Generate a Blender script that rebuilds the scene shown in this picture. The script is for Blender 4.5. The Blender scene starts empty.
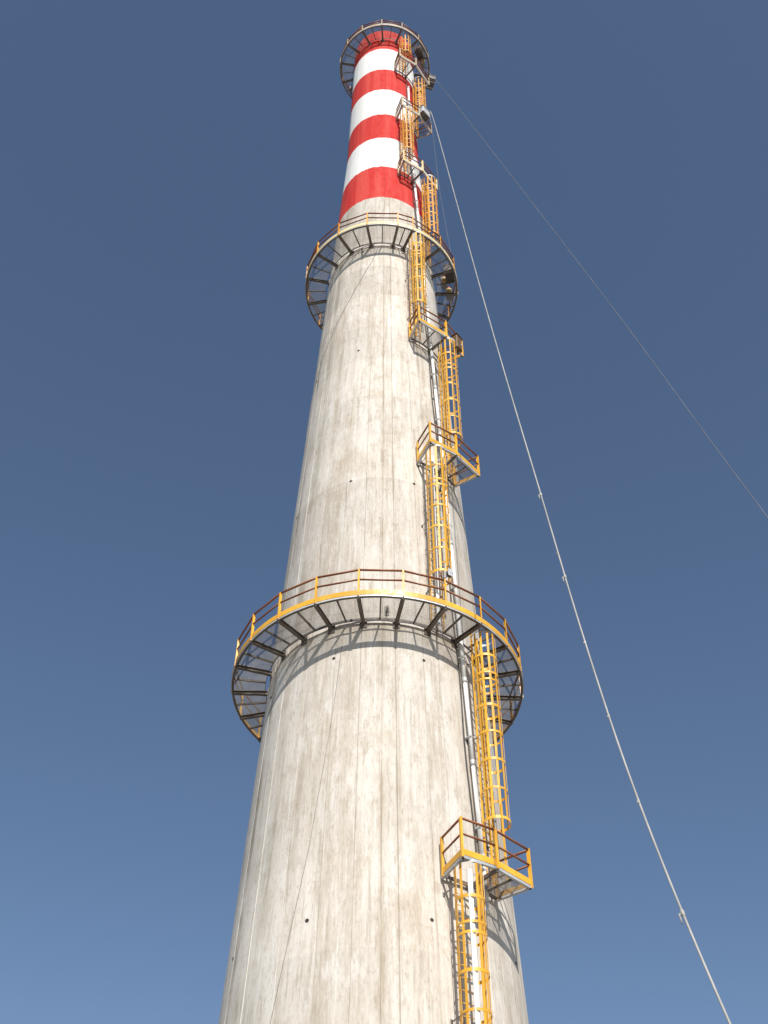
import bpy, bmesh, math, random
from mathutils import Vector, Matrix
random.seed(7)
SC = bpy.context.scene
COL = SC.collection
R = math.radians

# ------------------------------------------------------------------ camera
CAM_D, CAM_H, F_PX = 30.09, 1.6, 1184.38
PITCH, ROLL, YAW = 0.8251, 0.0060, 0.0059
fwd = Vector((math.sin(YAW)*math.cos(PITCH), math.cos(YAW)*math.cos(PITCH), math.sin(PITCH)))
r0 = Vector((math.cos(YAW), -math.sin(YAW), 0)); u0 = r0.cross(fwd)
rt = r0*math.cos(ROLL) + u0*math.sin(ROLL); up = u0*math.cos(ROLL) - r0*math.sin(ROLL)
cd = bpy.data.cameras.new('camera'); cam = bpy.data.objects.new('camera', cd); COL.objects.link(cam)
m = Matrix((rt, up, -fwd)).transposed().to_4x4(); m.translation = (0, -CAM_D, CAM_H)
cam.matrix_world = m
cd.sensor_fit = 'VERTICAL'; cd.sensor_height = 36.0; cd.lens = F_PX/1024*36.0
cd.clip_start = 0.1; cd.clip_end = 20000
SC.camera = cam

# ------------------------------------------------------------------ sky, sun, exposure
SUN_AZ, SUN_EL = R(11), R(40)             # azimuth measured from the camera's side towards +x
sdir = Vector((math.sin(SUN_AZ)*math.cos(SUN_EL), -math.cos(SUN_AZ)*math.cos(SUN_EL), math.sin(SUN_EL)))
w = bpy.data.worlds.new('World'); SC.world = w; w.use_nodes = True
nt = w.node_tree
sky = nt.nodes.new('ShaderNodeTexSky'); sky.sky_type = 'NISHITA'; sky.sun_disc = False
sky.sun_elevation = SUN_EL; sky.sun_rotation = math.atan2(sdir.x, sdir.y)
sky.altitude = 300; sky.air_density = 1.0; sky.dust_density = 0.35; sky.ozone_density = 1.5
bg = nt.nodes['Background']; bg.inputs['Strength'].default_value = 0.097
nt.links.new(sky.outputs[0], bg.inputs['Color'])
sd = bpy.data.lights.new('sun', 'SUN'); sd.energy = 4.6; sd.angle = R(0.53); sd.color = (1.0, 0.955, 0.88)
sun = bpy.data.objects.new('sun', sd); COL.objects.link(sun)
sun.rotation_euler = sdir.to_track_quat('Z', 'Y').to_euler(); sun.location = sdir*120
vs = SC.view_settings
vs.view_transform = 'Standard'; vs.look = 'None'; vs.gamma = 1.0; vs.use_curve_mapping = False; vs.exposure = 0.27

# ------------------------------------------------------------------ helpers
def cyl(r, az, z):
    a = R(az); return Vector((r*math.sin(a), -r*math.cos(a), z))
def rw(z):                                   # outer radius of the shaft at height z
    h = z - 1.6
    return 4.0722 - 0.0418*(h - 9.56) if h < 60.2 else max(1.955 - (h - 60.2)*0.0074, 1.8)
def ray(x, y): return (fwd + rt*((x-384)/F_PX) - up*((y-512)/F_PX)).normalized()

class MB:
    """collects simple shapes in world coordinates; build() links them as one mesh"""
    def __init__(s): s.v = []; s.f = []; s.sm = []
    def poly(s, vs_, fs, smooth=False):
        b = len(s.v); s.v += [Vector(p) for p in vs_]
        for f in fs: s.f.append([b+i for i in f]); s.sm.append(smooth)
    def bar(s, p, q, wd, ht, upv=(0, 0, 1)):   # box along p-q, wd across, ht along upv
        p = Vector(p); q = Vector(q); d = (q-p).normalized(); u = Vector(upv)
        u = (u - d*u.dot(d)).normalized(); x = d.cross(u)
        c = []
        for e in (p, q):
            for a, b in ((-1, -1), (1, -1), (1, 1), (-1, 1)): c.append(e + x*(a*wd/2) + u*(b*ht/2))
        s.poly(c, [(0,3,2,1),(4,5,6,7),(0,1,5,4),(1,2,6,5),(2,3,7,6),(3,0,4,7)])
    def tube(s, pts, rad, n=8, closed=False):
        pts = [Vector(p) for p in pts]; N = len(pts); vs_ = []; ref = None
        rads = rad if isinstance(rad, (list, tuple)) else [rad]*N
        for i, p in enumerate(pts):
            if closed: d = pts[(i+1) % N] - pts[i-1]
            else: d = pts[min(i+1, N-1)] - pts[max(i-1, 0)]
            d.normalize()
            if ref is None: ref = Vector((0, 0, 1)) if abs(d.z) < 0.9 else Vector((1, 0, 0))
            x = ref - d*ref.dot(d)
            x.normalize(); ref = x; y = d.cross(x)
            for k in range(n):
                a = 2*math.pi*k/n; vs_.append(p + (x*math.cos(a) + y*math.sin(a))*rads[i])
        fs = []
        for i in range(N if closed else N-1):
            for k in range(n):
                a = i*n; b = ((i+1) % N)*n
                fs.append((a+k, a+(k+1) % n, b+(k+1) % n, b+k))
        s.poly(vs_, fs, True)
        if not closed:
            b = len(s.v) - len(vs_)
            s.f.append([b+k for k in range(n)][::-1]); s.sm.append(False)
            s.f.append([b+(N-1)*n+k for k in range(n)]); s.sm.append(False)
    def arc(s, ra, rb, a0, a1, za, zb, n):     # curved solid between radii ra<rb, heights za<zb
        vs_ = []
        for i in range(n+1):
            a = a0 + (a1-a0)*i/n
            vs_ += [cyl(ra, a, za), cyl(rb, a, za), cyl(rb, a, zb), cyl(ra, a, zb)]
        fs = [(0,1,2,3), tuple(4*n+k for k in (3,2,1,0))]
        for i in range(n):
            b = 4*i
            for k in range(4): fs.append((b+k, b+4+k, b+4+(k+1) % 4, b+(k+1) % 4))
        s.poly(vs_, fs)
    def build(s, name, mat, parent=None, loc=None, recalc=True):
        me = bpy.data.meshes.new(name)
        o0 = Vector(loc) if loc is not None else (parent_loc(parent) if parent else Vector((0, 0, 0)))
        me.from_pydata([tuple(v - o0) for v in s.v], [], s.f)
        me.polygons.foreach_set('use_smooth', s.sm)
        if recalc:
            bm = bmesh.new(); bm.from_mesh(me); bmesh.ops.recalc_face_normals(bm, faces=bm.faces); bm.to_mesh(me); bm.free()
        me.materials.append(mat); me.update()
        o = bpy.data.objects.new(name, me); COL.objects.link(o)
        if parent: o.parent = parent
        if loc is not None: o.location = Vector(loc) - (parent_loc(parent) if parent else Vector((0, 0, 0)))
        return o
def parent_loc(p):
    l = Vector(p.location)
    while p.parent: p = p.parent; l += Vector(p.location)
    return l
def bevel(o, wd, seg=1):
    md = o.modifiers.new('bevel', 'BEVEL'); md.width = wd; md.segments = seg; md.limit_method = 'ANGLE'; return o
def tag(o, label, cat, group=None, kind=None):
    if label: o['label'] = label
    if cat: o['category'] = cat
    if group: o['group'] = group
    if kind: o['kind'] = kind
    return o
def thing(name, label, cat, loc, group=None):
    o = bpy.data.objects.new(name, None); COL.objects.link(o); o.location = loc; o.empty_display_size = 0.3
    return tag(o, label, cat, group)

# ------------------------------------------------------------------ materials
class NB:
    def __init__(s, name):
        s.m = bpy.data.materials.new(name); s.m.use_nodes = True; s.t = s.m.node_tree
        s.b = s.t.nodes['Principled BSDF']; s.co = s.t.nodes.new('ShaderNodeTexCoord')
    def n(s, typ, **kw):
        x = s.t.nodes.new(typ)
        for k, v in kw.items(): setattr(x, k, v)
        return x
    def l(s, a, b): s.t.links.new(a, b)
    def mapped(s, scale, loc=(0, 0, 0), src='Object'):
        mp = s.n('ShaderNodeMapping'); mp.inputs['Scale'].default_value = scale; mp.inputs['Location'].default_value = loc
        s.l(s.co.outputs[src], mp.inputs['Vector']); return mp.outputs[0]
    def noise(s, scale, detail=4, rough=0.55, vec=None, loc=(0, 0, 0), src='Object'):
        x = s.n('ShaderNodeTexNoise'); x.inputs['Scale'].default_value = 1.0
        x.inputs['Detail'].default_value = detail; x.inputs['Roughness'].default_value = rough
        s.l(s.mapped(scale, loc, src), x.inputs['Vector']); return x.outputs[0]
    def ramp(s, fac, a, b, va=0.0, vb=1.0):
        x = s.n('ShaderNodeMapRange'); x.inputs[1].default_value = a; x.inputs[2].default_value = b
        x.inputs[3].default_value = va; x.inputs[4].default_value = vb
        x.interpolation_type = 'SMOOTHSTEP'; s.l(fac, x.inputs[0]); return x.outputs[0]
    def math(s, op, a, b=None, clamp=False):
        x = s.n('ShaderNodeMath', operation=op); x.use_clamp = clamp
        for i, q in enumerate((a, b)):
            if q is None: continue
            if isinstance(q, (int, float)): x.inputs[i].default_value = q
            else: s.l(q, x.inputs[i])
        return x.outputs[0]
    def mix(s, fac, a, b, mode='MIX'):
        x = s.n('ShaderNodeMix', data_type='RGBA', blend_type=mode)
        if isinstance(fac, (int, float)): x.inputs[0].default_value = fac
        else: s.l(fac, x.inputs[0])
        for i, q in ((6, a), (7, b)):
            if isinstance(q, tuple): x.inputs[i].default_value = (*q, 1)
            else: s.l(q, x.inputs[i])
        return x.outputs[2]
    def bump(s, h, strength, dist):
        x = s.n('ShaderNodeBump'); x.inputs['Strength'].default_value = strength; x.inputs['Distance'].default_value = dist
        s.l(h, x.inputs['Height']); s.l(x.outputs[0], s.b.inputs['Normal'])
    def col(s, c): s.l(c, s.b.inputs['Base Color'])
    def set(s, **kw):
        for k, v in kw.items(): s.b.inputs[k].default_value = v

def painted(name, col, dirt=(0.10, 0.06, 0.035), fade=None, rough=0.5, amount=0.5, metallic=0.0):
    a = NB(name); fade = fade or tuple(min(1, c*1.25+0.03) for c in col)
    oi = a.n('ShaderNodeObjectInfo')
    n1 = a.noise((1.6, 1.6, 1.6), 5); n2 = a.noise((9, 9, 5), 5, 0.65)
    c = a.mix(a.ramp(n1, 0.35, 0.7), col, fade)
    c = a.mix(a.ramp(n2, 0.62-0.06*amount, 0.80, 0, amount), c, dirt)
    hs = a.n('ShaderNodeHueSaturation'); a.l(c, hs.inputs['Color'])
    a.l(a.ramp(oi.outputs['Random'], 0, 1, 0.88, 1.08), hs.inputs['Value'])
    a.col(hs.outputs[0]); a.l(a.ramp(n2, 0.3, 0.8, rough-0.08, rough+0.2), a.b.inputs['Roughness'])
    a.set(Metallic=metallic)
    return a.m

YELLOW = painted('yellow_paint', (0.74, 0.36, 0.022), dirt=(0.20, 0.085, 0.03), fade=(0.80, 0.45, 0.05), rough=0.42, amount=0.55)
ORANGE = painted('deep_yellow_paint', (0.72, 0.31, 0.025), dirt=(0.20, 0.085, 0.03), fade=(0.76, 0.38, 0.06), rough=0.45, amount=0.6)
PALE = painted('overexposed_yellow_paint', (0.74, 0.57, 0.26), dirt=(0.26, 0.15, 0.08), fade=(0.78, 0.68, 0.44), rough=0.5, amount=0.6)  # yellow paint made paler, overexposure in the sun put into the colour
TAN = painted('dull_tan_paint', (0.42, 0.31, 0.18), dirt=(0.20, 0.13, 0.08), fade=(0.50, 0.42, 0.30), rough=0.55, amount=0.7)
RAIL_BROWN = painted('red_brown_rail', (0.22, 0.062, 0.022), dirt=(0.09, 0.04, 0.02), fade=(0.30, 0.11, 0.035), rough=0.5, amount=0.5)  # even dark red-brown for all top and middle rails
GALV = painted('galvanised_steel', (0.46, 0.47, 0.48), dirt=(0.20, 0.16, 0.13), fade=(0.58, 0.58, 0.58), rough=0.5, amount=0.45, metallic=0.25)
STEEL = painted('weathered_dark_steel', (0.13, 0.105, 0.09), dirt=(0.14, 0.07, 0.04), fade=(0.16, 0.14, 0.125), rough=0.6, amount=0.5)
GRATE = painted('grating_steel', (0.14, 0.132, 0.12), dirt=(0.11, 0.08, 0.06), rough=0.75, amount=0.4)
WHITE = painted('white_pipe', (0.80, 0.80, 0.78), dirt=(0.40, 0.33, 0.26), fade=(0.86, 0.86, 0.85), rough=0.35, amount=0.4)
ROPE = painted('pale_rope', (0.35, 0.335, 0.31), dirt=(0.25, 0.21, 0.17), rough=0.85, amount=0.4)
WIRE = painted('grey_wire', (0.085, 0.095, 0.125), rough=0.5, amount=0.3)
DULL = painted('weathered_cable', (0.19, 0.175, 0.155), rough=0.7, amount=0.3)
BLACK = painted('cable_and_shadow_black', (0.035, 0.033, 0.032), rough=0.6, amount=0.3)
BROWN = painted('ochre_cabinet_paint', (0.13, 0.068, 0.024), dirt=(0.14, 0.07, 0.03), rough=0.5, amount=0.6)
HOLE_SHADE = painted('hole_shade', (0.02, 0.017, 0.014), rough=0.9, amount=0.2)
LENS = painted('red_lens', (0.42, 0.03, 0.02), rough=0.2, amount=0.2)

# stripe boundaries (m): red from 54.3 upwards, alternating
STRIPES = [54.3, 57.8, 61.4, 64.35, 67.7, 70.6, 73.75]
def concrete_material():
    a = NB('striped_concrete')
    big = a.noise((0.55, 0.55, 0.16), 5, 0.6)
    streak = a.noise((2.2, 2.2, 0.055), 5, 0.6, loc=(3, 1, 0))
    fine = a.noise((11, 11, 0.32), 5, 0.65, loc=(0, 7, 2))
    pit = a.noise((24, 24, 5.0), 4, 0.7, loc=(5, 0, 9))
    mott = a.noise((3.2, 3.2, 1.7), 6, 0.68, loc=(1, 2, 3))
    sep = a.n('ShaderNodeSeparateXYZ'); a.l(a.co.outputs['Object'], sep.inputs[0])
    X, Y, Z = sep.outputs
    az = a.math('ARCTAN2', X, a.math('MULTIPLY', Y, -1.0))
    c = a.mix(a.ramp(big, 0.33, 0.68), (0.46, 0.402, 0.336), (0.61, 0.557, 0.49))
    c = a.mix(a.ramp(streak, 0.36, 0.68, 0, 0.6), c, (0.65, 0.615, 0.565))
    c = a.mix(a.ramp(mott, 0.50, 0.74, 0, 0.55), c, (0.36, 0.295, 0.22))
    c = a.mix(a.ramp(fine, 0.50, 0.70, 0, 0.48), c, (0.285, 0.24, 0.185))
    c = a.mix(a.ramp(fine, 0.47, 0.30, 0, 0.55), c, (0.71, 0.68, 0.635))
    eff = a.noise((1.5, 1.5, 0.5), 7, 0.72, loc=(8, 8, 1))
    c = a.mix(a.ramp(eff, 0.53, 0.64, 0, 0.6), c, (0.66, 0.63, 0.585))
    blot = a.noise((0.9, 0.9, 0.45), 6, 0.7, loc=(2, 9, 14))
    c = a.mix(a.ramp(blot, 0.54, 0.66, 0, 0.48), c, (0.42, 0.345, 0.262))
    c = a.mix(a.ramp(pit, 0.54, 0.70, 0, 0.50), c, (0.25, 0.215, 0.175))
    c = a.mix(a.ramp(pit, 0.46, 0.34, 0, 0.35), c, (0.66, 0.64, 0.60))
    # brown and mossy run-down streaks with shapes of their own, each at one azimuth
    stain = None
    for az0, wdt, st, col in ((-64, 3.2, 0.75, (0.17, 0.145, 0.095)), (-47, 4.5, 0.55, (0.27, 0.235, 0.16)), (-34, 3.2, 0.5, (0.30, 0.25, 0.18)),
                              (2, 2.2, 0.55, (0.33, 0.26, 0.175)), (8.5, 1.6, 0.45, (0.33, 0.27, 0.19)), (24, 2.2, 0.55, (0.31, 0.24, 0.16)),
                              (31, 2.0, 0.5, (0.33, 0.26, 0.18)), (-20, 2.0, 0.4, (0.33, 0.28, 0.20)), (72, 3.0, 0.4, (0.30, 0.25, 0.18)), (-85, 3.0, 0.5, (0.24, 0.21, 0.15))):
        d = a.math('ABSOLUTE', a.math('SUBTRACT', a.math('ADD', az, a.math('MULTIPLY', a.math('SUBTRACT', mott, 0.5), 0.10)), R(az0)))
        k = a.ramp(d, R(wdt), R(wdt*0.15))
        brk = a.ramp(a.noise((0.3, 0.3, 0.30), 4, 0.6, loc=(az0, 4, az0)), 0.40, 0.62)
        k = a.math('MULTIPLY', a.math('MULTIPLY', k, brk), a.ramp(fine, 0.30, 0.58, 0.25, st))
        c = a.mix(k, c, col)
    # pour joints of the slip form: thin broken lines every 1.25 m
    zz = a.math('ADD', Z, a.math('MULTIPLY', a.math('SUBTRACT', big, 0.5), 0.10))
    fr = a.math('ABSOLUTE', a.math('SUBTRACT', a.math('FRACT', a.math('DIVIDE', zz, 1.25)), 0.5))
    ln = a.math('MULTIPLY', a.ramp(fr, 0.022, 0.006), a.ramp(mott, 0.46, 0.62, 0, 0.20))
    c = a.mix(ln, c, (0.25, 0.21, 0.165))
    # lift to lift tone change
    lift = a.n('ShaderNodeTexWhiteNoise', noise_dimensions='1D')
    a.l(a.math('FLOOR', a.math('DIVIDE', zz, 2.5)), lift.inputs['W'])
    hv = a.n('ShaderNodeHueSaturation'); a.l(c, hv.inputs['Color']); a.l(a.ramp(lift.outputs[0], 0, 1, 0.93, 1.06), hv.inputs['Value'])
    c = hv.outputs[0]
    # paint bands
    edge = a.math('ADD', Z, a.math('MULTIPLY', a.math('SUBTRACT', a.noise((6, 6, 0.5), 4, 0.6), 0.5), 0.22))
    wn = a.ramp(fine, 0.5, 0.8, 0, 0.30)
    red = a.mix(a.ramp(streak, 0.42, 0.64), (0.52, 0.026, 0.021), (0.59, 0.060, 0.045))
    red = a.mix(a.ramp(mott, 0.56, 0.76, 0, 0.55), red, (0.40, 0.028, 0.024)); red = a.mix(wn, red, (0.62, 0.15, 0.115))
    red = a.mix(a.ramp(pit, 0.66, 0.74, 0, 0.5), red, (0.28, 0.05, 0.04))
    wht = a.mix(a.ramp(streak, 0.45, 0.7), (0.74, 0.735, 0.71), (0.83, 0.825, 0.81)); wht = a.mix(wn, wht, (0.56, 0.53, 0.48))
    for i, z0 in enumerate(STRIPES):
        c = a.mix(a.ramp(edge, z0-0.035, z0+0.035), c, red if i % 2 == 0 else wht)
    # dirt held in the formwork joints
    for az0, st in ((-80, .4), (-66, .5), (-52.2, .4), (-36, .5), (-20.8, .55), (-8.2, .8), (2, .6), (8.4, .6), (22.4, .6), (31, .5), (60, .5), (75, .5)):
        k = a.ramp(a.math('ABSOLUTE', a.math('SUBTRACT', az, R(az0))), R(0.24), R(0.08))
        k = a.math('MULTIPLY', k, a.ramp(a.noise((0.5, 0.5, 0.22), 4, 0.6, loc=(0, az0, 3)), 0.34, 0.56, st*0.10, st*0.62))
        c = a.mix(a.math('MULTIPLY', k, a.ramp(Z, 54.2, 54.4, 1.0, 1.0)), c, (0.19, 0.155, 0.115))
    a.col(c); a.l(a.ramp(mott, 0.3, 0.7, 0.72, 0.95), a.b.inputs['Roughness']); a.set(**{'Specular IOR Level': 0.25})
    h = a.math('ADD', a.math('MULTIPLY', fine, 0.6), a.math('MULTIPLY', pit, 0.4))
    a.bump(h, 0.45, 0.03)
    return a.m
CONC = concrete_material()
def ground_material():
    a = NB('gravel_yard')
    n1 = a.noise((0.08, 0.08, 0.08), 6); n2 = a.noise((6, 6, 6), 5, 0.7)
    c = a.mix(a.ramp(n1, 0.35, 0.65), (0.21, 0.18, 0.14), (0.29, 0.26, 0.21)); c = a.mix(a.ramp(n2, 0.4, 0.7, 0, 0.5), c, (0.13, 0.115, 0.09))
    a.col(c); a.set(Roughness=0.95); a.bump(n2, 0.5, 0.03); return a.m

# ------------------------------------------------------------------ ground
g = MB(); N = 64
ringsr = [0, 30, 120, 500, 2000, 9000]; vs_ = [Vector((0, 0, 0))]
for r_ in ringsr[1:]: vs_ += [cyl(r_, 360*k/N, 0) for k in range(N)]
fs = [(0, 1+k, 1+(k+1) % N) for k in range(N)]
for i in range(len(ringsr)-2):
    for k in range(N): fs.append((1+i*N+k, 1+(i+1)*N+k, 1+(i+1)*N+(k+1) % N, 1+i*N+(k+1) % N))
g.poly(vs_, fs)
tag(g.build('ground', ground_material()), None, None, kind='structure')

# ------------------------------------------------------------------ chimney
TOP = 76.7
chim = thing('chimney', 'tall tapering concrete chimney with red and white bands at its top', 'chimney', (0, 0, 0))
SEAMS = [-80, -66, -52.2, -36, -20.8, -8.2, 2, 8.4, 22.4, 31, 45, 60, 75, 90, 105, 120, 135, 150, 165, 180, 195, 210, 225, 240, 255, 268]
def build_shaft():
    prof = []                                 # (azimuth, radial inset)
    gw = 0.24                                 # half width of a joint in degrees
    for i, s_ in enumerate(SEAMS):
        e = SEAMS[i+1] if i+1 < len(SEAMS) else SEAMS[0]+360
        dp = 0.008 + 0.008*((i*37) % 5)/4
        prof += [(s_-gw, 0), (s_-gw*0.4, dp), (s_+gw*0.4, dp), (s_+gw, 0)]
        n = max(2, int((e-s_)/2.2))
        step = 0.004*(((i*53) % 7)/6 - 0.5)
        for k in range(1, n): prof.append((s_+gw + (e-s_-2*gw)*k/n, step if 0 < k < n else 0))
    zs = [0.0]
    while zs[-1] < TOP-1.3: zs.append(zs[-1]+1.25)
    zs += [61.8, TOP-0.5, TOP]; zs = sorted(set(zs))
    P = len(prof); vs_ = []; fs = []
    for z in zs:
        for a_, d_ in prof: vs_.append(cyl(rw(z)-d_*(1 if z < 54 else 0.75), a_, z))
    for i in range(len(zs)-1):
        for k in range(P): fs.append((i*P+k, i*P+(k+1) % P, (i+1)*P+(k+1) % P, (i+1)*P+k))
    b = len(vs_); r_in = rw(TOP)-0.28; top = (len(zs)-1)*P      # rim and flue
    for z in (TOP, TOP-6):
        for a_, d_ in prof: vs_.append(cyl(r_in, a_, z))
    for k in range(P):
        fs.append((top+k, top+(k+1) % P, b+(k+1) % P, b+k)); fs.append((b+k, b+(k+1) % P, b+P+(k+1) % P, b+P+k))
    fs.append([b+P+k for k in range(P)])
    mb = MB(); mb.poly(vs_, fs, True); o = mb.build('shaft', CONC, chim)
    bm = bmesh.new(); bm.from_mesh(o.data)
    for e in bm.edges:
        if len(e.link_faces) == 2 and e.calc_face_angle(0) > R(14): e.smooth = False
    bm.to_mesh(o.data); bm.free()
build_shaft()
for i, z in enumerate((7.5, 15.9, 24.3, 32.5, 40.8, 49.0)):     # climbing-form holes: shade of the recess put into a dark, slightly raised disc
    fl, fr_ = ((-25, 21), (-25, 20.6), (-21.5, 22.7), (-18.2, 22.1), (-18.5, 27), (-20, 22))[i]
    for k, a_ in enumerate((-112, -67, fl, fr_, 66.8, 111)):
        az = a_; zz = z-0.02*k; rr = rw(zz)
        if 26 < az < 62: continue
        n = cyl(1, az, 0); u = Vector((0, 0, 1)); x = u.cross(n); c0 = cyl(rr, az, zz)
        mb = MB(); K = 10; pr = [(0.054, 0.000), (0.048, 0.009), (0.042, 0.005), (0.038, 0.003)]
        vs_ = [c0 + n*h + (x*math.cos(2*math.pi*j/K)+u*math.sin(2*math.pi*j/K))*q*(0.9+0.2*random.random()) for q, h in pr for j in range(K)]
        fs = [(p*K+j, p*K+(j+1) % K, (p+1)*K+(j+1) % K, (p+1)*K+j) for p in range(3) for j in range(K)]
        fs.append([3*K+j for j in range(K)]); mb.poly(vs_, fs); mb.build('form_hole', HOLE_SHADE, chim)

# ------------------------------------------------------------------ grating panels
def grating(r0_, r1_, a0, a1, z, pitch=0.036, gap=0.15):
    """open steel grating between two radii and two azimuths: flat radial bars and cross bars, banded at the edges"""
    mb = MB(); rm = (r0_+r1_)/2; n = max(2, int(R(a1-a0)*rm/pitch))
    da = math.degrees(0.012/rm)
    for i in range(n+1):
        a = a0+da+(a1-a0-2*da)*i/n
        mb.bar(cyl(r0_, a, z), cyl(r1_, a, z), 0.0036, 0.013)
    nr = max(2, int((r1_-r0_)/0.045)); sg = max(1, int((a1-a0)/4))
    for j in range(nr+1):
        r_ = r0_+(r1_-r0_)*j/nr
        hh = 0.030 if j in (0, nr) else 0.008
        for k in range(sg):
            mb.bar(cyl(r_, a0+da+(a1-a0-2*da)*k/sg, z+0.001), cyl(r_, a0+da+(a1-a0-2*da)*(k+1)/sg, z+0.001), 0.004, hh)
    return mb

# ------------------------------------------------------------------ ring platforms
def ring_platform(z, Ro, posts, label, toe_mat, post_mat, opens, rail_h=1.1, gap=0.12, kick=0.145, shift=0.0):
    """posts: sorted azimuths of beams and posts; opens: [(a0, a1, r0)] azimuth ranges without grating"""
    t = thing('ring_platform', label, 'platform', (0, 0, z), 'ring platforms round the chimney')
    ri = rw(z)+gap; zf = z+0.10
    n = len(posts)
    for i, a in enumerate(posts):
        b = posts[(i+1) % n]
        if b < a: b += 360
        mid = (a+b)/2
        # cantilever beam: I section from the wall to the rim channel
        mb = MB(); p = cyl(rw(z)-0.05, a, z+0.0); q = cyl(Ro-0.02, a, z+0.0)
        mb.bar(p+Vector((0, 0, 0.062)), q+Vector((0, 0, 0.062)), 0.105, 0.014)
        mb.bar(p+Vector((0, 0, -0.062)), q+Vector((0, 0, -0.045)), 0.105, 0.014)
        mb.bar(p+Vector((0, 0, 0.001)), q+Vector((0, 0, 0.001)), 0.014, 0.115)
        bm_ = mb.build('beam', STEEL, t)
        pl = MB(); c = cyl(rw(z)+0.016, a, z)          # wall plate under it
        pl.bar(c+Vector((0, 0, -0.20)), c+Vector((0, 0, 0.14)), 0.22, 0.03, cyl(1, a, 0)); pl.build('wall_plate', STEEL, bm_)
        mj = MB(); mj.bar(cyl(ri, mid, z+0.035), cyl(Ro-0.01, mid, z+0.035), 0.045, 0.06); mj.build('joist', STEEL, t)
        sg = max(3, int((b-a)/2.5))
        mb = MB(); mb.arc(Ro-0.012, Ro, a+0.05, b-0.05, z, zf, sg); rc = mb.build('rim_channel', GALV, t)
        mb = MB(); mb.arc(Ro-0.085, Ro-0.013, a+0.05, b-0.05, z-0.004, z+0.010, sg); mb.build('flange', STEEL, rc)
        mb = MB(); mb.arc(ri-0.01, ri, a+0.1, b-0.1, z+0.01, zf+0.01, sg); mb.build('inner_band', STEEL, t)
        mb = MB(); mb.arc(Ro+0.001, Ro+0.009, a+0.08, b-0.08, z+0.062, zf+kick, sg); mb.build('toe_plate', toe_mat, t)
        mb = MB()
        for hh, rd in ((rail_h, 0.034),): mb.tube([cyl(Ro-0.01, a, z+hh), cyl(Ro-0.01, b, z+hh)], rd, 8)
        mb.build('top_rail', RAIL_BROWN, t)
        mb = MB(); mb.tube([cyl(Ro-0.01, a, z+rail_h*0.635), cyl(Ro-0.01, b, z+rail_h*0.635)], 0.029, 8); mb.build('middle_rail', RAIL_BROWN, t)
        mb = MB(); c = cyl(Ro+0.02, a, 0)
        mb.bar(cyl(Ro+0.018, a, z+0.02), cyl(Ro+0.018, a, z+rail_h+0.012), 0.048, 0.010, cyl(1, a, 0))
        mb.bar(cyl(Ro-0.02, a+math.degrees(0.024/Ro), z+0.02), cyl(Ro-0.02, a+math.degrees(0.024/Ro), z+rail_h), 0.010, 0.062, cyl(1, a, 0))
        po = mb.build('post', post_mat, t)
        for hh in (0.05, 0.15):
            mb = MB(); mb.tube([cyl(Ro+0.022, a, z+hh), cyl(Ro+0.038, a, z+hh)], 0.014, 6); mb.build('bolt', GALV, po)
        for x0, x1 in ((a, mid), (mid, b)):
            c = (x0+x1)/2; c = c-360 if c > 180 else c
            r_a, r_b = ri, Ro-0.02; skip = False
            for (o0, o1, rmode) in opens:
                if o0 <= c <= o1:
                    if rmode is None: skip = True
                    else: r_a = rmode
            if not skip: grating(r_a, r_b, x0, x1, z+0.078).build('grating_panel', GRATE, t)
    t.location.x += shift
    return t
R1 = sorted([((-7.3+360/22*k+180) % 360)-180 for k in range(22)])
R2 = [-168.6, -146.1, -123.6, -101.1, -78.6, -56.1, -33.6, -11.1, 11.4, 22.8, 48.5, 69.5, 91, 113.5, 136, 158.5]
R3 = sorted([((-4.3+360/14*k+180) % 360)-180 for k in range(14)])
ring_platform(25.5, 4.667, R1, 'lowest and widest ring platform with bright yellow toe board and railing', YELLOW, YELLOW, [(42, 58, 4.667-0.28)])
ring_platform(49.33, 3.57, R2, 'middle ring platform just below the red and white bands', PALE, ORANGE, [(22.8, 36, None)])
ring_platform(75.06, 2.82, R3, 'topmost ring platform around the red rim of the chimney', TAN, TAN, [(21.4, 47, 2.82-0.22)], rail_h=0.85, kick=0.12, shift=0.06)

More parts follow.
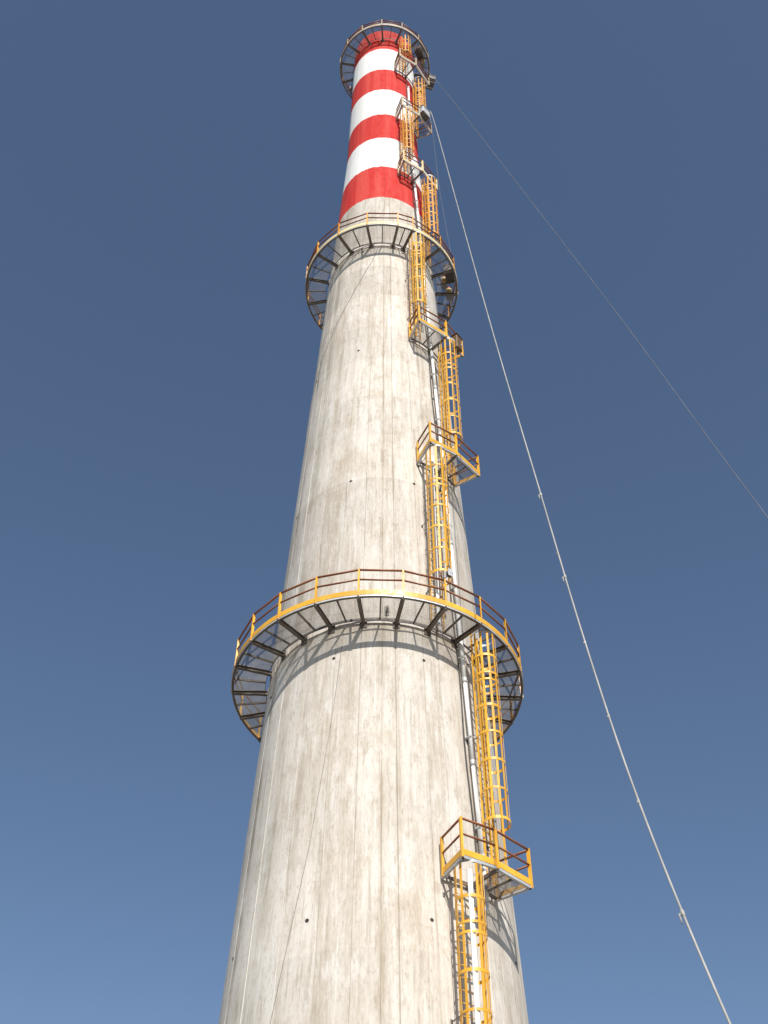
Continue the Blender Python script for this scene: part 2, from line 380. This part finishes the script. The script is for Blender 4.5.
# ------------------------------------------------------------------ landings
def landing(z, Ro, a0, ak, a1, label, floor, toe_mat):
    """small cantilever landing between azimuths a0 and a1 with a bend at ak; floor: azimuth ranges that carry grating"""
    t = thing('landing_platform', label, 'platform', cyl(rw(z), (a0+a1)/2, z), 'small landings between the ladders')
    zf = z+0.10; H = 1.1; ri = rw(z)+0.10
    rim = [cyl(rw(z)+0.02, a0, z), cyl(Ro, a0, z), cyl(Ro, ak, z), cyl(Ro, a1, z), cyl(rw(z)+0.02, a1, z)]
    V = lambda h: Vector((0, 0, h))
    for i in range(4):
        p, q = rim[i], rim[i+1]; d = (q-p).normalized(); out = d.cross(Vector((0, 0, 1)))
        if out.dot(p+q) < 0 and i in (1, 2): out = -out
        mb = MB(); mb.bar(p+V(0.05), q+V(0.05), 0.012, 0.10); mb.bar(p+V(0.006)-out*0.034, q+V(0.006)-out*0.034, 0.056, 0.012); mb.build('rim_channel', GALV, t)
        e = 0.0 if i in (1, 2) else 0.06
        pp = p + d*(e if i == 0 else 0); qq = q - d*(e if i == 3 else 0)
        mb = MB(); mb.bar(pp+V(0.165)+out*0.011, qq+V(0.165)+out*0.011, 0.008, 0.165); mb.build('toe_board', toe_mat, t)
        mb = MB(); mb.tube([pp+V(H), qq+V(H)], 0.032, 8); mb.build('top_rail', RAIL_BROWN, t)
        mb = MB(); mb.tube([pp+V(H*0.6), qq+V(H*0.6)], 0.028, 8); mb.build('middle_rail', RAIL_BROWN, t)
    for i, p in enumerate(rim):
        out = (p - Vector((0, 0, p.z))).normalized(); c = p + (cyl(0.12, a0 if i == 0 else a1, 0) if i in (0, 4) else Vector())
        side = out.cross(Vector((0, 0, 1)))
        wd = 0.085 if i == 2 else 0.064
        mb = MB(); mb.bar(c+out*0.022+V(0.02), c+out*0.022+V(H+0.04), wd, 0.010, out); mb.bar(c-out*0.017+side*(wd/2-0.005)+V(0.02), c-out*0.017+side*(wd/2-0.005)+V(H), 0.010, 0.066, out)
        mb.build('post', toe_mat, t)
    mb = MB(); mb.bar(cyl(rw(z)-0.04, ak, z+0.0), cyl(Ro-0.02, ak, z+0.0), 0.07, 0.10); mb.build('beam', STEEL, t)
    for aa in (a0+0.6*(ak-a0) if a0 < floor[0] < ak or floor[0] == a0 else None, ak+0.5*(a1-ak)):
        if aa is None: continue
        if not floor[0] <= aa <= floor[1]: continue
        mb = MB(); mb.bar(cyl(ri, aa, z+0.035), cyl(Ro*0.985, aa, z+0.035), 0.04, 0.05); mb.build('joist', STEEL, t)
    mb = MB(); mb.arc(ri-0.02, ri+0.02, a0+0.4, a1-0.4, z+0.02, z+0.09, 8); mb.build('inner_band', STEEL, t)
    f0, f1 = floor
    for x0, x1 in ((max(f0, a0)+0.4, min(f1, ak)-0.2), (max(f0, ak)+0.2, min(f1, a1)-0.4)):
        if x1-x0 < 2: continue
        half = abs((x1-x0)/2); am = (x0+x1)/2
        rmax = Ro*math.cos(R((ak-a0)/2 if am < ak else (a1-ak)/2))-0.02
        grating(ri+0.02, rmax, x0, x1, z+0.078).build('grating_panel', GRATE, t)
    return t
YP = YELLOW
landing(17.0, 4.98, 25, 37, 52, 'lowest small landing with yellow railing on the right of the shaft', (36.5, 52), YP)
landing(33.6, 4.25, 24.5, 39.5, 57, 'small yellow-railed landing next above the lowest ring platform', (38, 57), YP)
landing(41.7, 3.82, 23.5, 44, 62, 'small yellow-railed landing next below the middle ring platform, with a cabinet', (23.5, 45), YP)
landing(56.95, 3.06, 20, 41, 65, 'small landing on the lowest red band, next above the middle ring platform', (20, 45), PALE)
landing(63.8, 2.89, 20.5, 43, 68, 'small landing at the second red band counted from below', (42, 68), TAN)
landing(70.5, 2.88, 19, 41, 70, 'highest small landing, next below the topmost ring platform', (19, 42), TAN)

# ------------------------------------------------------------------ caged ladders
def caged_ladder(az, z0, z1, label, mat, cage0=2.0, cage1=0.0, rail_w=0.08, drop_bar=False):
    """ladder from floor z0 up to floor z1, parallel to the leaning wall, with a safety cage"""
    P0 = cyl(rw(z0)+0.16, az, z0)
    t = thing('caged_ladder', label, 'ladder', P0, 'caged ladders up the shaft')
    OFF = 0.16; CR = 0.36; cc = OFF+0.29; hw = 0.22; rb = rw(z0)
    def at(z, x, y):                      # x along the tangent, y outwards from the wall
        n = cyl(1, az, 0); tn = Vector((n.y*-1, n.x, 0)); tn = Vector((-n.y, n.x, 0))
        return cyl(rb+y, az, z) + tn*x
    ztop = z1+0.2; nrm = cyl(1, az, 0)
    for s_ in (-1, 1):
        mb = MB(); mb.bar(at(z0+0.08, s_*hw, OFF), at(ztop, s_*hw, OFF), 0.014, 0.065, nrm); mb.build('stringer', mat, t)
    k = int((ztop-0.2-z0-0.3)/0.3)
    rung = None
    for i in range(k):
        z = z0+0.32+0.3*i; c = at(z, 0, OFF)
        if rung is None:
            mb = MB(); mb.tube([at(z, -hw, OFF), at(z, hw, OFF)], 0.012, 6); rung = mb.build('rung', mat, t, loc=c)
        else:
            o = rung.copy(); COL.objects.link(o); o.location = c-P0
    z = z0+1.6
    while z < z1:                          # stand-off brackets to the wall
        dw = rw(z)-rb
        for s_ in (-1, 1):
            mb = MB(); mb.bar(at(z, s_*(hw+0.012), dw-0.03), at(z, s_*(hw+0.012), OFF+0.03), 0.010, 0.035); mb.bar(at(z-0.06, s_*(hw+0.012), dw+0.002), at(z+0.06, s_*(hw+0.012), dw+0.002), 0.06, 0.012, nrm)
            mb.build('wall_bracket', STEEL, t)
        z += 3.2
    if rail_w < 0.12:
        mb = MB(); mb.bar(at(z0+0.2, 0, OFF+0.045), at(ztop-0.1, 0, OFF+0.045), rail_w, 0.03, nrm); mb.build('safety_rail_or_pipe', WHITE if rail_w > 0.09 else mat, t)
    ca, cb = z0+cage0, z1+cage1
    # hoop outline: from one stringer round to the other
    T = [-140+280*i/24 for i in range(25)]
    def hp(z, deg, rad): return at(z, math.sin(R(deg))*rad, cc+math.cos(R(deg))*rad)
    nh = max(2, round((cb-ca)/0.95)); 
    for i in list(range(nh+1)) + [nh-1.72]:
        z = ca+(cb-ca)*i/nh; fl = 0.015 if i == 0 else 0
        hb = 0.034 if i % 2 else 0.042
        mb = MB()
        vs_ = []; fs = []
        outl = [(-hw-0.008, OFF)] + [(math.sin(R(d))*(CR+fl), cc+math.cos(R(d))*(CR+fl)) for d in T] + [(hw+0.008, OFF)]
        inl = [(-hw-0.008, OFF+0.012)] + [(math.sin(R(d))*(CR+fl-0.008), cc+math.cos(R(d))*(CR+fl-0.008)) for d in T] + [(hw+0.008, OFF+0.012)]
        M_ = len(outl)
        for (x, y), (x2, y2) in zip(outl, inl): vs_ += [at(z-hb, x, y), at(z+hb, x, y), at(z+hb, x2, y2), at(z-hb, x2, y2)]
        for q in range(M_-1):
            for c in range(4): fs.append((4*q+c, 4*q+4+c, 4*q+4+(c+1) % 4, 4*q+(c+1) % 4))
        fs += [(0, 1, 2, 3), (4*M_-1, 4*M_-2, 4*M_-3, 4*M_-4)]
        mb.poly(vs_, fs); mb.build('hoop', GALV if i == nh else mat, t)
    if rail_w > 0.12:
        mb = MB(); p, q = hp(ca-0.2, -30, CR-0.035), hp(cb-0.22, -30, CR-0.035); mb.bar(p, q, rail_w, 0.03, nrm); mb.build('safety_rail_or_pipe', WHITE, t)  # in this cage the white strip carries the conduit pipe on downwards
    for d in ((-102, -68, -1, 24, 62, 102) if rail_w > 0.12 else (-102, -68, -34, 0, 34, 68, 102)):
        mb = MB(); p, q = hp(ca, d, CR-0.014), hp(cb, d, CR-0.014)
        mb.bar(p, q, 0.066, 0.009, nrm*math.cos(R(d)) + Vector((-nrm.y, nrm.x, 0))*math.sin(R(d))); mb.build('cage_bar', mat, t)
    if drop_bar:
        mb = MB(); mb.bar(hp(z0+0.1, -32, CR+0.012), hp(ca+0.4, -32, CR+0.012), 0.08, 0.012, nrm); mb.build('cage_support', mat, t)
    return t
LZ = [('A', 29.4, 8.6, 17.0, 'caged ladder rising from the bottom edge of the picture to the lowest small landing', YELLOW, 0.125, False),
      ('B', 48.4, 17.0, 25.5, 'caged ladder from the lowest small landing up to the lowest ring platform', YELLOW, 0.07, True),
      ('C', 30.0, 25.5, 33.6, 'caged ladder rising from the lowest ring platform to the landing above it', YELLOW, 0.095, False),
      ('D', 48.8, 33.6, 41.7, 'caged ladder between the two small landings below the middle ring platform', YELLOW, 0.07, False),
      ('E', 28.6, 41.7, 49.33, 'caged ladder passing up into the middle ring platform from below', YELLOW, 0.08, False),
      ('F', 53.2, 49.33, 56.95, 'caged ladder starting on the middle ring platform beside the lowest red band', ORANGE, 0.07, False),
      ('G', 29.0, 56.95, 63.8, 'caged ladder crossing the white band between the lower two red bands', ORANGE, 0.07, False),
      ('H', 61.0, 63.8, 70.5, 'caged ladder between the two highest small landings, on the outer right edge', ORANGE, 0.07, False),
      ('I', 33.5, 70.5, 75.06, 'highest caged ladder, ending at the topmost ring platform', ORANGE, 0.07, False)]
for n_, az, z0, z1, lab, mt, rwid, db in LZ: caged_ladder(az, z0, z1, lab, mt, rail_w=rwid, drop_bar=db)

# ------------------------------------------------------------------ conduit pipe
pp = thing('conduit_pipe', 'white conduit pipe running up the shaft between the two ladder lines', 'pipe', cyl(rw(16.75)+0.15, 44.5, 16.75))
PO = 0.15
zs = [16.75] + [3.0*k for k in range(6, 24)]
mb = MB(); mb.tube(([cyl(rw(16.75)+PO, 44.5, 16.74), cyl(rw(16.6)+PO, 44.0, 16.55), cyl(rw(16.55)+PO+0.03, 41, 16.45), cyl(rw(16.5)+0.45, 34, 16.42), cyl(rw(8.6)+0.60, 28.6, 16.5)]), 0.055, 10); mb.build('elbow', WHITE, pp)
for i in range(len(zs)-1):
    mb = MB(); mb.tube([cyl(rw(zs[i])+PO, 44.5, zs[i]+0.01), cyl(rw(zs[i+1])+PO, 44.5, zs[i+1]-0.01)], 0.062, 12); s_ = mb.build('pipe_length', WHITE, pp)
    mb = MB(); z = zs[i+1]; mb.tube([cyl(rw(z)+PO, 44.5, z-0.10), cyl(rw(z)+PO, 44.5, z+0.10)], 0.074, 12); mb.build('coupling', GALV, pp)
    z = zs[i]+0.9; mb = MB(); mb.bar(cyl(rw(z)-0.02, 44.5, z), cyl(rw(z)+PO+0.07, 44.5, z), 0.16, 0.05); mb.build('pipe_clip', GALV, pp)
dc = MB(); dc.tube([cyl(rw(z)+0.05, 42.6+0.5*math.sin(z*1.1), z) for z in [k*0.8 for k in range(20, 90)]], 0.018, 6)  # dark line added for the shadow beside the conduit pipe
tag(dc.build('pipe_shadow_line', BLACK, loc=cyl(rw(16)+0.05, 42.6, 16)), 'thin dark line on the wall for the shadow beside the white conduit pipe', 'cable')

# ------------------------------------------------------------------ loose cables on the wall
def wall_cable(pts, rad, label, off=0.025):
    mb = MB(); path = []
    for (z0, a0), (z1, a1) in zip(pts[:-1], pts[1:]):
        for k in range(8):
            u = k/8; z = z0+(z1-z0)*u; a = a0+(a1-a0)*u; path.append(cyl(rw(z)+off, a, z))
    path.append(cyl(rw(pts[-1][0])+off, pts[-1][1], pts[-1][0]))
    mb.tube(path, rad, 6); tag(mb.build('wall_cable', DULL, loc=path[-1]), label, 'cable', 'loose cables slanting across the concrete')
wall_cable([(49.3, -3), (47.86, -9.9), (45.1, -30.5), (42.0, -58), (38.0, -92), (33, -120)], 0.0075, 'thin dark cable slanting down to the left under the middle ring platform')
wall_cable([(25.4, -17), (22.6, -19.5), (20.8, -22), (17.85, -26.5), (13.6, -36), (7, -52), (0.05, -66)], 0.006, 'thin dark cable slanting down to the left under the lowest ring platform')

# ------------------------------------------------------------------ ropes
def plane_path(A, px0, dist, pix):
    C = Vector((0, -CAM_D, CAM_H)); B = C + ray(*px0)*dist; n = Vector((-(B-A).y, (B-A).x, 0)).normalized(); out = []
    for q in pix:
        d = ray(*q); out.append(C + d*((A-C).dot(n)/d.dot(n)))
    return out
def smooth_path(pts, n):
    out = []
    for i in range(len(pts)-1):
        p0 = pts[max(i-1, 0)]; p1 = pts[i]; p2 = pts[i+1]; p3 = pts[min(i+2, len(pts)-1)]
        for k in range(n):
            t_ = k/n; out.append(0.5*((2*p1) + (p2-p0)*t_ + (2*p0-5*p1+4*p2-p3)*t_*t_ + (3*p1-p0-3*p2+p3)*t_**3))
    out.append(pts[-1]); return out
A1 = cyl(2.93, 66, 64.5)
pr = plane_path(A1, (730, 1024), 18, [(433, 118), (486.5, 310), (541, 495), (585, 642), (639, 802), (730, 1024)])
tail = pr[-1] + Vector((pr[-1].x-pr[-2].x, pr[-1].y-pr[-2].y, 0))*1.2; tail.z = 4.2
gnd = pr[-1] + Vector((pr[-1].x-pr[-2].x, pr[-1].y-pr[-2].y, 0))*2.6; gnd.z = 0.03
path = smooth_path([cyl(2.89, 67.5, 64.88)] + pr + [tail, gnd], 10)
rope = thing('hoist_rope', 'thick pale rope sagging from the shaft down to the lower right', 'rope', gnd)
mb = MB(); mb.tube(path, 0.019, 8); mb.build('rope', ROPE, rope)
kn = plane_path(A1, (730, 1024), 18, [(541, 494), (557, 557), (564, 580), (585, 643), (609, 716), (638, 804), (682, 915)])
for i, k in enumerate(kn):
    big = i in (0, 2, 6); s_ = 0.8 if big else 0.5
    best = None
    for p_, q_ in zip(path[:-1], path[1:]):
        u_ = max(0.0, min(1.0, (k-p_).dot(q_-p_)/(q_-p_).length_squared)); x_ = p_+(q_-p_)*u_
        if best is None or (x_-k).length < best[0]: best = ((x_-k).length, x_, (q_-p_).normalized())
    c, d = best[1], best[2]
    mb = MB()
    mb.tube([c-d*0.09*s_, c-d*0.03*s_, c+d*0.04*s_, c+d*0.10*s_], [0.02, 0.042*s_, 0.040*s_, 0.02], 7)
    mb.tube([c, c+Vector((-0.05, 0.01, -0.02))*s_*1.4, c+Vector((-0.06, 0.0, -0.12 if big else 0.0))*s_, c+Vector((-0.05, 0, -0.24 if big else -0.05))*s_], [0.014, 0.018, 0.014, 0.009], 6)
    mb.build('knot', ROPE, rope)
A2 = cyl(2.9, 75, 72)
p2 = plane_path(A2, (768, 518), 40, [(436, 80), (600, 291), (768, 518)])
dirn = (p2[-1]-p2[0]).normalized(); e = p2[-1] + dirn*((p2[-1].z-0.02)/-dirn.z)
mb = MB(); mb.tube(smooth_path([cyl(2.75, 74, 72.1)] + p2 + [e], 8), 0.015, 6); tag(mb.build('guide_wire', WIRE, loc=e), 'very thin wire from the chimney top to the right edge of the sky', 'wire')
mb = MB(); mb.tube(smooth_path([cyl(2.95, 69, 63.8), cyl(3.15, 68, 57), cyl(3.52, 67, 50.4)], 8), 0.010, 6)
tag(mb.build('hanging_line', WIRE, loc=cyl(3.52, 67, 50.4)), 'faint thin line hanging beside the red and white bands above the middle ring platform', 'wire')

# ------------------------------------------------------------------ fittings
def cabinet(az, r_, z, wd, hh, dp, label, mat, dark=False):
    n = cyl(1, az, 0); tn = Vector((-n.y, n.x, 0)); c = cyl(r_, az, z)
    t = thing('control_cabinet', label, 'cabinet', c, 'cabinets on the landings')
    mb = MB(); mb.bar(c+Vector((0, 0, 0)), c+Vector((0, 0, hh)), wd, dp, n); bevel(mb.build('case', mat, t), 0.012)
    mb = MB(); mb.bar(c+n*(dp/2+0.011)+Vector((0, 0, 0.03)), c+n*(dp/2+0.011)+Vector((0, 0, hh-0.03)), wd-0.06, 0.02, n); d = bevel(mb.build('door', mat, t), 0.006)
    mb = MB(); mb.bar(c+n*(dp/2+0.035)+tn*(wd*0.34)+Vector((0, 0, hh*0.42)), c+n*(dp/2+0.035)+tn*(wd*0.34)+Vector((0, 0, hh*0.58)), 0.025, 0.025, n); mb.build('latch', GALV, d)
    if dark:
        mb = MB(); mb.bar(c+Vector((0, 0, -0.03)), c+Vector((0, 0, -0.002)), wd-0.05, dp-0.05, n); mb.build('underside_shade', STEEL, t)  # dark sheet for the shade inside the box's open bottom
    mb = MB(); mb.bar(c+Vector((0, 0, hh+0.012)), c+Vector((0, 0, hh+0.03)), wd+0.08, dp+0.10, n); mb.build('rain_hood', mat, t)
    mb = MB()
    for s_ in (-1, 1): mb.bar(c-n*(dp/2+0.03)+tn*(s_*wd*0.35)+Vector((0, 0, -0.05)), c-n*(dp/2+0.03)+tn*(s_*wd*0.35)+Vector((0, 0, hh)), 0.04, 0.05, n)
    mb.build('mounting_rail', GALV, t)
    for k in (-0.1, 0.1):
        mb = MB(); mb.tube([c+tn*k+Vector((0, 0, -0.07)), c+tn*k+Vector((0, 0, 0.0))], 0.018, 8); mb.build('cable_gland', GALV, t)
cabinet(53, 3.90, 41.36, 0.38, 0.85, 0.20, 'ochre box on the railing of the landing under the middle ring platform', BROWN)
cabinet(49, 2.96, 64.15, 0.62, 0.6, 0.36, 'dark box with pale edges on the railing of the landing at the second red band', GALV, True)
def lamp(az, r_, z, label, grp='obstruction lights on the ring platforms'):
    c = cyl(r_, az, z); n = cyl(1, az, 0); tn = Vector((-n.y, n.x, 0))
    t = thing('obstruction_light', label, 'lamp', c, grp); V = lambda h: Vector((0, 0, h))
    mb = MB(); mb.bar(c+V(0), c+V(0.02), 0.26, 0.26, n); mb.build('base_plate', GALV, t)
    mb = MB(); mb.tube([c+V(0.02), c+V(0.45)], 0.03, 8); mb.build('stem', ORANGE, t)
    mb = MB(); mb.tube([c+V(0.45), c+V(0.47), c+V(0.60), c+V(0.62)], [0.10, 0.15, 0.15, 0.11], 12); mb.build('housing', PALE, t)
    mb = MB(); mb.tube([c+V(0.62), c+V(0.72), c+V(0.80), c+V(0.85)], [0.11, 0.11, 0.085, 0.03], 12); mb.build('lens', LENS, t)
    mb = MB(); mb.bar(c+tn*0.2+V(0.15), c+tn*0.2+V(0.5), 0.20, 0.14, n); b = bevel(mb.build('junction_box', WHITE, t), 0.01)
    mb = MB(); mb.tube([c+tn*0.2+V(0.15), c+tn*0.16+V(0.06), c+tn*0.05+V(0.04)], 0.012, 6); mb.build('lead', BLACK, t)
lamp(84, 2.95, 49.43, 'obstruction light nearer the ladder on the middle ring platform')
lamp(95, 3.20, 49.43, 'obstruction light farther from the ladder on the middle ring platform')
lamp(82, 2.45, 75.16, 'obstruction light on the right side of the topmost ring platform')
lamp(-128, 2.45, 75.16, 'obstruction light on the left rear of the topmost ring platform')
def trunk_box(az, r_, z, label, outboard=False):
    c = cyl(r_, az, z); n = cyl(1, az, 0); tn = Vector((-n.y, n.x, 0)); V = lambda h: Vector((0, 0, h))
    t = thing('equipment_box', label, 'box', c)
    mb = MB(); mb.bar(c+V(0.06), c+V(0.50), 0.75, 0.45, n); bevel(mb.build('body', STEEL, t), 0.015)
    mb = MB(); mb.bar(c+V(0.502), c+V(0.54), 0.80, 0.50, n); l = mb.build('lid', STEEL, t)
    mb = MB(); mb.tube([c+n*0.262+tn*-0.1+V(0.52), c+n*0.29+V(0.52), c+n*0.262+tn*0.1+V(0.52)], 0.012, 6); mb.build('handle', GALV, l)
    for s_ in (-1, 1) if outboard else ():
        mb = MB(); mb.bar(c+tn*(s_*0.2)-n*0.60+V(-0.035), c+tn*(s_*0.2)+n*0.24+V(-0.035), 0.06, 0.06); mb.build('support_arm', GALV, t)
    for s_ in (-1, 1):
        mb = MB(); mb.bar(c+tn*(s_*0.28)-n*0.22+V(0.03), c+tn*(s_*0.28)+n*0.22+V(0.03), 0.06, 0.06); mb.build('skid', STEEL, t)
trunk_box(66, 2.42, 75.16, 'dark equipment box on the topmost ring platform, nearer the ladder')
trunk_box(106, 3.09, 75.02, 'dark equipment box hung outside the railing of the topmost ring platform', True)
trunk_box(76, 3.28, 49.43, 'dark equipment box at the railing of the middle ring platform')
def chain_block(c, az, label):
    n = cyl(1, az, 0); tn = Vector((-n.y, n.x, 0)); V = lambda h: Vector((0, 0, h))
    t = thing('pulley_block', label, 'pulley', c)
    for s_ in (-1, 1):
        mb = MB(); mb.bar(c+n*(s_*0.05)+V(-0.14), c+n*(s_*0.05)+V(0.16), 0.16, 0.012, n); bevel(mb.build('side_plate', GALV, t), 0.004)
    mb = MB(); mb.tube([c-n*0.035, c-n*0.015, c+n*0.015, c+n*0.035], [0.12, 0.09, 0.09, 0.12], 14); mb.build('sheave', STEEL, t)
    mb = MB(); mb.tube([c-n*0.08, c+n*0.08], 0.02, 8); mb.build('axle', GALV, t)
    mb = MB(); mb.tube([c+V(0.15), c+tn*0.03+V(0.25), c+tn*0.0+V(0.32), c-tn*0.06+V(0.30), c-tn*0.07+V(0.24)], 0.018, 7); mb.build('hook', STEEL, t)
    mb = MB(); mb.tube([c-tn*0.11, c-tn*0.13+V(-0.25), c-tn*0.28+V(-0.35), c-tn*0.36+V(-0.12)], 0.016, 6); mb.build('strap', BLACK, t)
chain_block(cyl(rw(27.5)+0.95, 30.5, 27.35), 30.5, 'grey pulley block at the foot of the cage above the lowest ring platform')
def anchor(az, z, label):
    c = cyl(rw(z), az, z); n = cyl(1, az, 0); tn = Vector((-n.y, n.x, 0)); V = lambda h: Vector((0, 0, h))
    t = thing('wall_anchor', label, 'bracket', c)
    mb = MB(); mb.bar(c+n*0.012+V(-0.18), c+n*0.012+V(0.18), 0.14, 0.024, n); mb.build('plate', STEEL, t)
    mb = MB(); mb.tube([c+n*0.02+V(0.08), c+n*0.16+V(0.10), c+n*0.20+V(0.0), c+n*0.16+V(-0.10), c+n*0.02+V(-0.08)], 0.022, 7); mb.build('eye', STEEL, t)
    for h in (-0.14, 0.14):
        mb = MB(); mb.tube([c+n*0.02+V(h), c+n*0.045+V(h)], 0.02, 6); mb.build('bolt', GALV, t)
anchor(4.4, 26.0, 'small dark anchor eye on the wall behind the lowest ring railing')
